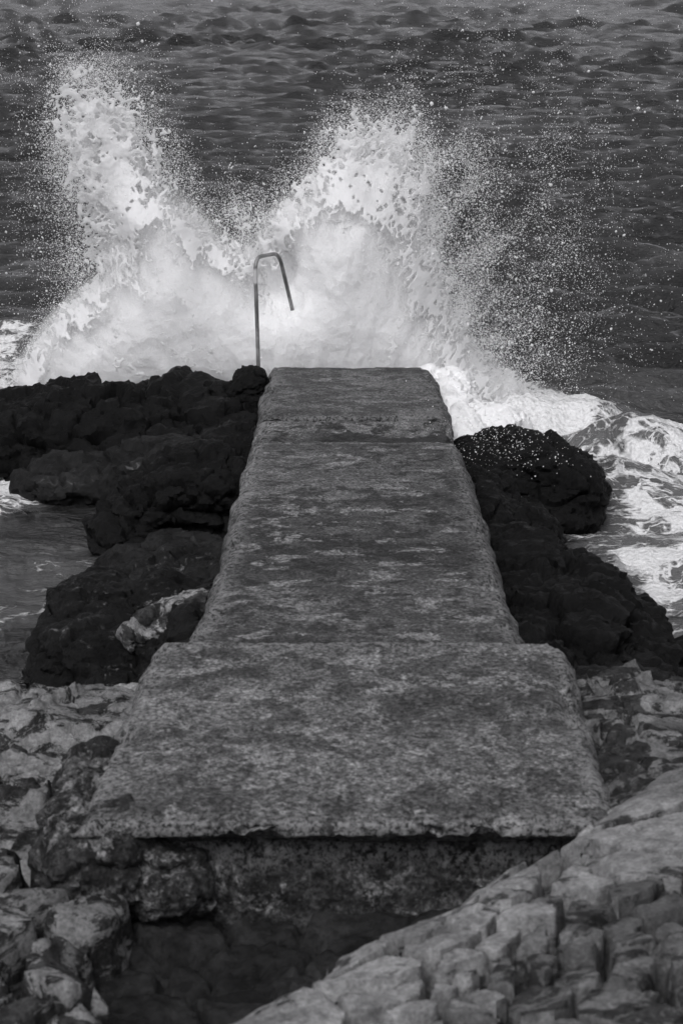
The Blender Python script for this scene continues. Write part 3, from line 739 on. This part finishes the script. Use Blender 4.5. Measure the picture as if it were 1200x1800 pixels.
halo = 0.24 * gauss(170, 270, 75, 160) + 0.10 * gauss(150, 230, 130, 170) + 0.50 * gauss(765, 300, 60, 90) + 0.65 * gauss(805, 450, 70, 140) + 0.40 * gauss(880, 570, 90, 90) + 0.22 * gauss(840, 500, 120, 170) + 0.5 * gauss(420, 400, 80, 55) + 0.10 * gauss(900, 430, 190, 230) + 0.030 * gauss(920, 180, 220, 260) + 0.05 * gauss(110, 450, 100, 130) + 0.05 * gauss(420, 330, 130, 60) + 0.10 * gauss(720, 260, 110, 90) + 0.10 * gauss(910, 620, 110, 70)
lz = np.maximum(region(LACE_L, 0.05), region(LACE_R, 0.05))
halo += 0.9 * blur(lz, 5) * (1 - lz) + 0.30 * blur(lz, 11) * (1 - lz)
halo *= (1 - np.clip(core * 1.3, 0, 1))

# thickness of the body from the distance to its outline
mask = core > 0.5; e = mask.copy(); dist = np.zeros(mask.shape)
for _ in range(60):
    dist += e
    e = e & np.roll(e, 1, 0) & np.roll(e, -1, 0) & np.roll(e, 1, 1) & np.roll(e, -1, 1)
thick = 0.85 * np.sqrt(1 - (1 - np.clip(blur(dist * CELL, 3) / 0.9, 0, 1)) ** 2)
thick *= 1 - 0.75 * np.clip(1.6 * gauss(488, 468, 45, 58), 0, 1)            # the rail stands clear in front
def foam_body():
    shr = blur(dist * CELL, 2) > 0.10
    t = np.maximum(thick - 0.10, 0.01)
    iz, ix = np.nonzero(shr); vid = -np.ones(shr.shape, int); vid[iz, ix] = np.arange(len(iz))
    q = shr[:-1, :-1] & shr[1:, :-1] & shr[1:, 1:] & shr[:-1, 1:]
    a, b = np.nonzero(q)
    f = np.stack([vid[a, b], vid[a, b + 1], vid[a + 1, b + 1], vid[a + 1, b]], 1)
    n = len(iz); X, Z, T = XX[iz, ix], ZZ[iz, ix], t[iz, ix]
    V = np.concatenate([np.stack([X, YS - T, Z], 1), np.stack([X, YS + T, Z], 1)])
    F = np.concatenate([f, f[:, ::-1] + n])
    # rim
    eg = {}
    for k in range(4):
        for u, w in zip(f[:, k], f[:, (k + 1) % 4]):
            if (w, u) in eg: del eg[(w, u)]
            else: eg[(u, w)] = 1
    rim = np.array([(w, u, u + n, w + n) for u, w in eg])
    F = np.concatenate([F, rim])
    me = mesh_np('foam_body', V, F, M['foam'])
    v = get_co(me); no = get_no(me)
    pv = polar(v[:, 0], v[:, 2], 2.0) + 0.05 * v[:, 1:2]
    d = 0.12 * fbm(v * 1.6, 3, 0.5) + 0.06 * fbm(pv * np.array([5, 2.2, 1]) + 0.5 * fbm(v * 2, 2)[:, None], 4, 0.6) + 0.03 * fbm(v * 7, 4, 0.6) + 0.02 * fbm(v * 22, 3, 0.7)
    set_co(me, v + no * d[:, None])
    return me
def mist_body():
    """closed hull a little outside the foam: an even, thin cloud of drops too small to see singly"""
    hm = blur(np.maximum(core, 0.0 * core), 6) > 0.20
    e = hm.copy(); ds = np.zeros(hm.shape)
    for _ in range(50):
        ds += e; e = e & np.roll(e, 1, 0) & np.roll(e, -1, 0) & np.roll(e, 1, 1) & np.roll(e, -1, 1)
    t = 0.02 + 1.12 * np.sqrt(1 - (1 - np.clip(blur(ds * CELL, 4) / 1.0, 0, 1)) ** 2)
    t *= 1 - 0.75 * np.clip(1.6 * gauss(488, 468, 50, 62), 0, 1)
    st = 2
    m2, t2, X2, Z2 = hm[::st, ::st], t[::st, ::st], XX[::st, ::st], ZZ[::st, ::st]
    iz, ix = np.nonzero(m2); vid = -np.ones(m2.shape, int); vid[iz, ix] = np.arange(len(iz)); n = len(iz)
    a, b = np.nonzero(m2[:-1, :-1] & m2[1:, :-1] & m2[1:, 1:] & m2[:-1, 1:])
    f = np.stack([vid[a, b], vid[a, b + 1], vid[a + 1, b + 1], vid[a + 1, b]], 1)
    X, Z, T = X2[iz, ix], Z2[iz, ix], t2[iz, ix]
    w = 0.12 * fbm(np.stack([X, Z, 0 * X], 1) * 1.8, 4, 0.6)
    V = np.concatenate([np.stack([X, YS - T - w, Z], 1), np.stack([X, YS + T, Z], 1)])
    E = np.concatenate([f[:, [k, (k + 1) % 4]] for k in range(4)]); key = E[:, 0] * n + E[:, 1]; rev = E[:, 1] * n + E[:, 0]
    R = E[~np.isin(key, rev)]
    F = np.concatenate([f, f[:, ::-1] + n, np.stack([R[:, 1], R[:, 0], R[:, 0] + n, R[:, 1] + n], 1)])
    return mesh_np('mist', V, F, M['mist'])
TET = np.array([[0, 0, 1], [.9428, 0, -.3333], [-.4714, .8165, -.3333], [-.4714, -.8165, -.3333]]); TETF = np.array([[0, 1, 2], [0, 2, 3], [0, 3, 1], [1, 3, 2]])
OCT = np.array([[1, 0, 0], [-1, 0, 0], [0, 1, 0], [0, -1, 0], [0, 0, 1], [0, 0, -1.0]]); OCTF = np.array([[0, 2, 4], [2, 1, 4], [1, 3, 4], [3, 0, 4], [2, 0, 5], [1, 2, 5], [3, 1, 5], [0, 3, 5]])
bmi = bmesh.new(); bmesh.ops.create_icosphere(bmi, subdivisions=1, radius=1.0)
ICO = np.array([tuple(v.co) for v in bmi.verts]); ICOF = np.array([[v.index for v in f.verts] for f in bmi.faces]); bmi.free()
def beads(pts, rad, shape, faces, stretch=0.35):
    n = len(pts)
    r3 = rad[:, None] * (1 + stretch * RNG.normal(0, 1, (n, 3)).clip(-1.5, 1.5))
    th = RNG.uniform(0, 6.283, n); c, s = np.cos(th), np.sin(th)
    B = shape[None] * r3[:, None, :]
    x = B[..., 0] * c[:, None] - B[..., 2] * s[:, None]; z = B[..., 0] * s[:, None] + B[..., 2] * c[:, None]
    V = np.stack([x, B[..., 1], z], -1) + pts[:, None, :]
    F = faces[None] + (np.arange(n) * len(shape))[:, None, None]
    return V.reshape(-1, 3), F.reshape(-1, 3)
def merge(parts):
    V, F, o = [], [], 0
    for v, f in parts: V.append(v); F.append(f + o); o += len(v)
    return np.concatenate(V), np.concatenate(F)
def sample(d, n, dy):
    c = np.cumsum(d.ravel()); k = np.searchsorted(c, RNG.random(n) * c[-1]); iz, ix = np.unravel_index(k, d.shape)
    X = GX[ix] + RNG.uniform(-.5, .5, n) * CELL; Z = GZ[iz] + RNG.uniform(-.5, .5, n) * CELL
    T = thick[iz, ix]
    return X, Z, T, iz, ix
def web(p, s):                              # distance to the cell edges of a 3D foam: torn sheets and threads
    q = p * s + 0.5 * np.stack([fbm(p * 2.1, 3), fbm(p * 2.1 + 31, 3), fbm(p * 2.1 + 57, 3)], 1)
    w = worley(q); return w[:, 2] - w[:, 0], w[:, 1] - w[:, 0]
def torn_sheet(dmap, off, seed, scale=4.0, cell=0.011, wave=0.18):
    """a curved sheet of water torn into a web: holes open where the spray thins out"""
    iz, ix = np.nonzero(dmap > 0.06)
    x0, x1, z0, z1 = GX[ix.min()], GX[ix.max()], GZ[iz.min()], GZ[iz.max()]
    gx = np.arange(x0, x1, cell); gz = np.arange(z0, z1, cell)
    Z, X = np.meshgrid(gz, gx, indexing='ij'); x, z = X.ravel(), Z.ravel()
    fx = np.clip((x - GX[0]) / CELL, 0, len(GX) - 2); fz = np.clip((z - GZ[0]) / CELL, 0, len(GZ) - 2)
    a, b = fz.astype(int), fx.astype(int); u, v = fz - a, fx - b
    D = dmap[a, b] * (1 - u) * (1 - v) + dmap[a + 1, b] * u * (1 - v) + dmap[a, b + 1] * (1 - u) * v + dmap[a + 1, b + 1] * u * v
    idx = np.full(len(x), -1); act = D > 0.04
    x, z, D = x[act], z[act], D[act]
    p = np.stack([x, z, np.full(len(x), seed * 3.3)], 1)
    pp = polar(x, z, seed * 3.3); n3 = np.array([1, 1, 0.0])
    wp = pp + 0.10 * np.stack([fbm(p * 2.5, 3), fbm(p * 2.5 + 21, 3), 0 * x], 1) + 0.02 * np.stack([fbm(p * 11, 2), fbm(p * 11 + 21, 2), 0 * x], 1)
    w2 = worley(wp * np.array([scale * 2.1, scale * 2.1, 1]) + 7)
    e1 = 2.0 * np.abs(fbm(wp * np.array([scale * .8, scale * .8, 1]), 3, 0.45)); e2 = np.minimum(w2[:, 1] - w2[:, 0], 2.2 * np.abs(fbm(wp * np.array([scale * 1.9, scale * 1.5, 1]) + 15, 2)))
    t = D + 0.45 * fbm(p * 2.6, 4, 0.6) + 0.45 * fbm(pp * np.array([3.5, 1.2, 1]) + 4, 3) - 0.06
    f = np.maximum(0.42 * t - 0.07 - e1, 0.42 * t - 0.10 - e2)
    f = np.maximum(f, 0.8 * (t - 0.70) + 0.35 * fbm(p * 12, 3))
    f += 0.10 * fbm(p * 30, 2)
    Tb = (thick[a, b] * (1 - u) * (1 - v) + thick[a + 1, b] * u * (1 - v) + thick[a, b + 1] * (1 - u) * v + thick[a + 1, b + 1] * u * v)[act]
    y = YS - 0.85 * Tb + off + wave * fbm(p * 1.3 + 50, 3) + 0.05 * fbm(p * 6, 3)
    hw = 0.003 + 0.016 * np.sqrt(np.clip(f, 0, 0.35))
    idx[act] = np.arange(len(x)); G2 = idx.reshape(X.shape); ok = np.zeros(act.shape, bool); ok[act] = f > 0; ok = ok.reshape(X.shape)
    cnt = ok[:-1, :-1].astype(int) + ok[1:, :-1] + ok[1:, 1:] + ok[:-1, 1:]
    A, B = np.nonzero(cnt >= 3)
    F = np.stack([G2[A, B], G2[A, B + 1], G2[A + 1, B + 1], G2[A + 1, B]], 1); F = F[(F >= 0).all(1)]
    n = len(x)
    hw = np.where(f < 0, 0.001, hw)
    V = np.concatenate([np.stack([x, y - hw, z], 1), np.stack([x, y + hw, z], 1)])
    E = np.concatenate([F[:, [k, (k + 1) % 4]] for k in range(4)]); key = E[:, 0].astype(np.int64) * n + E[:, 1]; rev = E[:, 1].astype(np.int64) * n + E[:, 0]
    R = E[~np.isin(key, rev)]
    Fa = np.concatenate([F, F[:, ::-1] + n, np.stack([R[:, 1], R[:, 0], R[:, 0] + n, R[:, 1] + n], 1)])
    us = np.unique(Fa); mp = np.zeros(2 * n, int); mp[us] = np.arange(len(us))
    edge_pts = np.stack([x, y, z], 1)[(f > -0.10) & (f < 0.02)]
    return V[us], mp[Fa], edge_pts
def build_spray():
    root = empty('breaking_wave', (0, YS, 0)); tag(root, 'white wave bursting into spray over the end of the jetty', 'wave', kind='stuff')
    inv = Matrix.Translation((0, -YS, 0))
    def part(name, me):
        o = link(bpy.data.objects.new(name, me), root); o.matrix_parent_inverse = inv; o['kind'] = 'stuff'
    part('foam_body', foam_body())
    # white wash running off the end corner and down beside the slab
    me = rock_mesh('wash', [((.98, 16.95, .18), (.28, .45, .34)), ((1.02, 16.3, .08), (.26, .5, .28)), ((1.08, 15.7, .0), (.24, .45, .24)), ((.74, 17.02, .50), (.13, .12, .07)), ((.62, 17.05, .50), (.10, .08, .05)), ((1.35, 16.6, .05), (.35, .5, .25))], M['foam'], voxel=.025, big=.06, mid=.03, fine=.03, strata=0, seed=20)
    part('wash', me)
    # thin mist hanging about the body
    part('mist', mist_body())
    # torn sheets
    sh, eps = [], []
    for k, (off, sc) in enumerate(((-.18, 8.5), (-.03, 6.5), (.12, 10.0), (.34, 7.2))):
        V, F, E = torn_sheet(lace, off, k + 1, sc); sh.append((V, F)); eps.append(E)
    me = mesh_np('torn_sheet', *merge(sh), M['spray']); part('torn_sheet', me)
    # fine spray: far more drops than anyone could count
    E = np.concatenate(eps); E = E[RNG.permutation(len(E))[:200000]]
    pts = [E + RNG.normal(0, .035, E.shape) * RNG.random((len(E), 1)) * 2.6]
    X, Z, T, iz, ix = sample(np.clip(core, 0, 1) * (0.25 + (1 - np.clip(dist * CELL / .45, 0, 1))), 260000, 0)
    Y = YS - T * RNG.uniform(0.55, 1.12, len(T)) - np.abs(RNG.normal(0, .07, len(T)))
    Q = np.stack([X, Y, Z], 1); k = fbm(polar(X, Z, 1) * np.array([7, 3, 1]), 4, .6) + .6 * fbm(Q * 4, 3) > RNG.uniform(-.25, .35, len(Q)); pts.append(Q[k])
    X, Z, T, iz, ix = sample(halo + 0.35 * lz * (1 - core), 330000, 0)
    Q = np.stack([X, YS - .15 + RNG.normal(0, .28, len(X)), Z], 1)
    k = fbm(polar(X, Z, 6) * np.array([6, 3, 1]), 4, .62) + .7 * fbm(Q * 3.5, 4, .6) > RNG.uniform(-.12, .55, len(Q)); pts.append(Q[k])
    P = np.concatenate(pts); R = .0010 + RNG.gamma(1.6, .0008, len(P))
    me = bpy.data.meshes.new('fine_spray'); me.vertices.add(len(P)); me.vertices.foreach_set('co', P.astype(np.float32).ravel())
    attr(me, 'drop_radius', R); me.materials.append(M['spray'])
    part('fine_spray', me); o = [c for c in root.children if c.name.startswith('fine_spray')][0]
    ng = bpy.data.node_groups.new('drops', 'GeometryNodeTree')
    ng.interface.new_socket('Geometry', in_out='INPUT', socket_type='NodeSocketGeometry'); ng.interface.new_socket('Geometry', in_out='OUTPUT', socket_type='NodeSocketGeometry')
    N, L = ng.nodes, ng.links; gi, go = N.new('NodeGroupInput'), N.new('NodeGroupOutput')
    mp = N.new('GeometryNodeMeshToPoints'); na = N.new('GeometryNodeInputNamedAttribute'); na.data_type = 'FLOAT'; na.inputs[0].default_value = 'drop_radius'
    sm = N.new('GeometryNodeSetMaterial'); sm.inputs['Material'].default_value = M['spray']
    L.new(gi.outputs[0], mp.inputs['Mesh']); L.new(na.outputs[0], mp.inputs['Radius']); L.new(mp.outputs[0], sm.inputs[0]); L.new(sm.outputs[0], go.inputs[0])
    md = o.modifiers.new('drops', 'NODES'); md.node_group = ng
    # flying drops
    X, Z, T, iz, ix = sample(halo, 60000, 0)
    P = np.stack([X, YS - .25 + RNG.normal(0, .35, len(X)), Z], 1)
    clump = fbm(P * 2.6, 4, .6); keep = clump + .6 * fbm(polar(X, Z, 3) * np.array([6, 3, 1]), 3) > RNG.uniform(-.45, .4, len(P)); P = P[keep]
    R = .0013 + RNG.gamma(1.3, .0014, len(P)); big = RNG.random(len(P)) < .013; R[big] += RNG.uniform(.003, .013, big.sum()) * RNG.random(big.sum())
    ti, sm = R < .0026, (R >= .0026) & (R < .007); lg = R >= .007
    parts = [beads(P[ti], R[ti], TET, TETF, .25), beads(P[sm], R[sm], OCT, OCTF, .25), beads(P[lg], R[lg], ICO, ICOF, .4)]
    # drops thrown in front of the boulder beside the end slab
    n = 700; px = 872 + RNG.normal(0, 62, n); py = 772 + RNG.normal(0, 30, n) + (px - 830) * .06
    Q = np.array([at_y(a, b, RNG.uniform(13.9, 14.6)) for a, b in zip(px, py)]); Q = Q[Q[:, 2] > .05]
    parts.append(beads(Q, RNG.gamma(1.2, .0014, len(Q)) + .0011, ICO, ICOF, .3))
    me = mesh_np('flying_drops', *merge(parts), M['spray']); part('flying_drops', me)
build_spray()
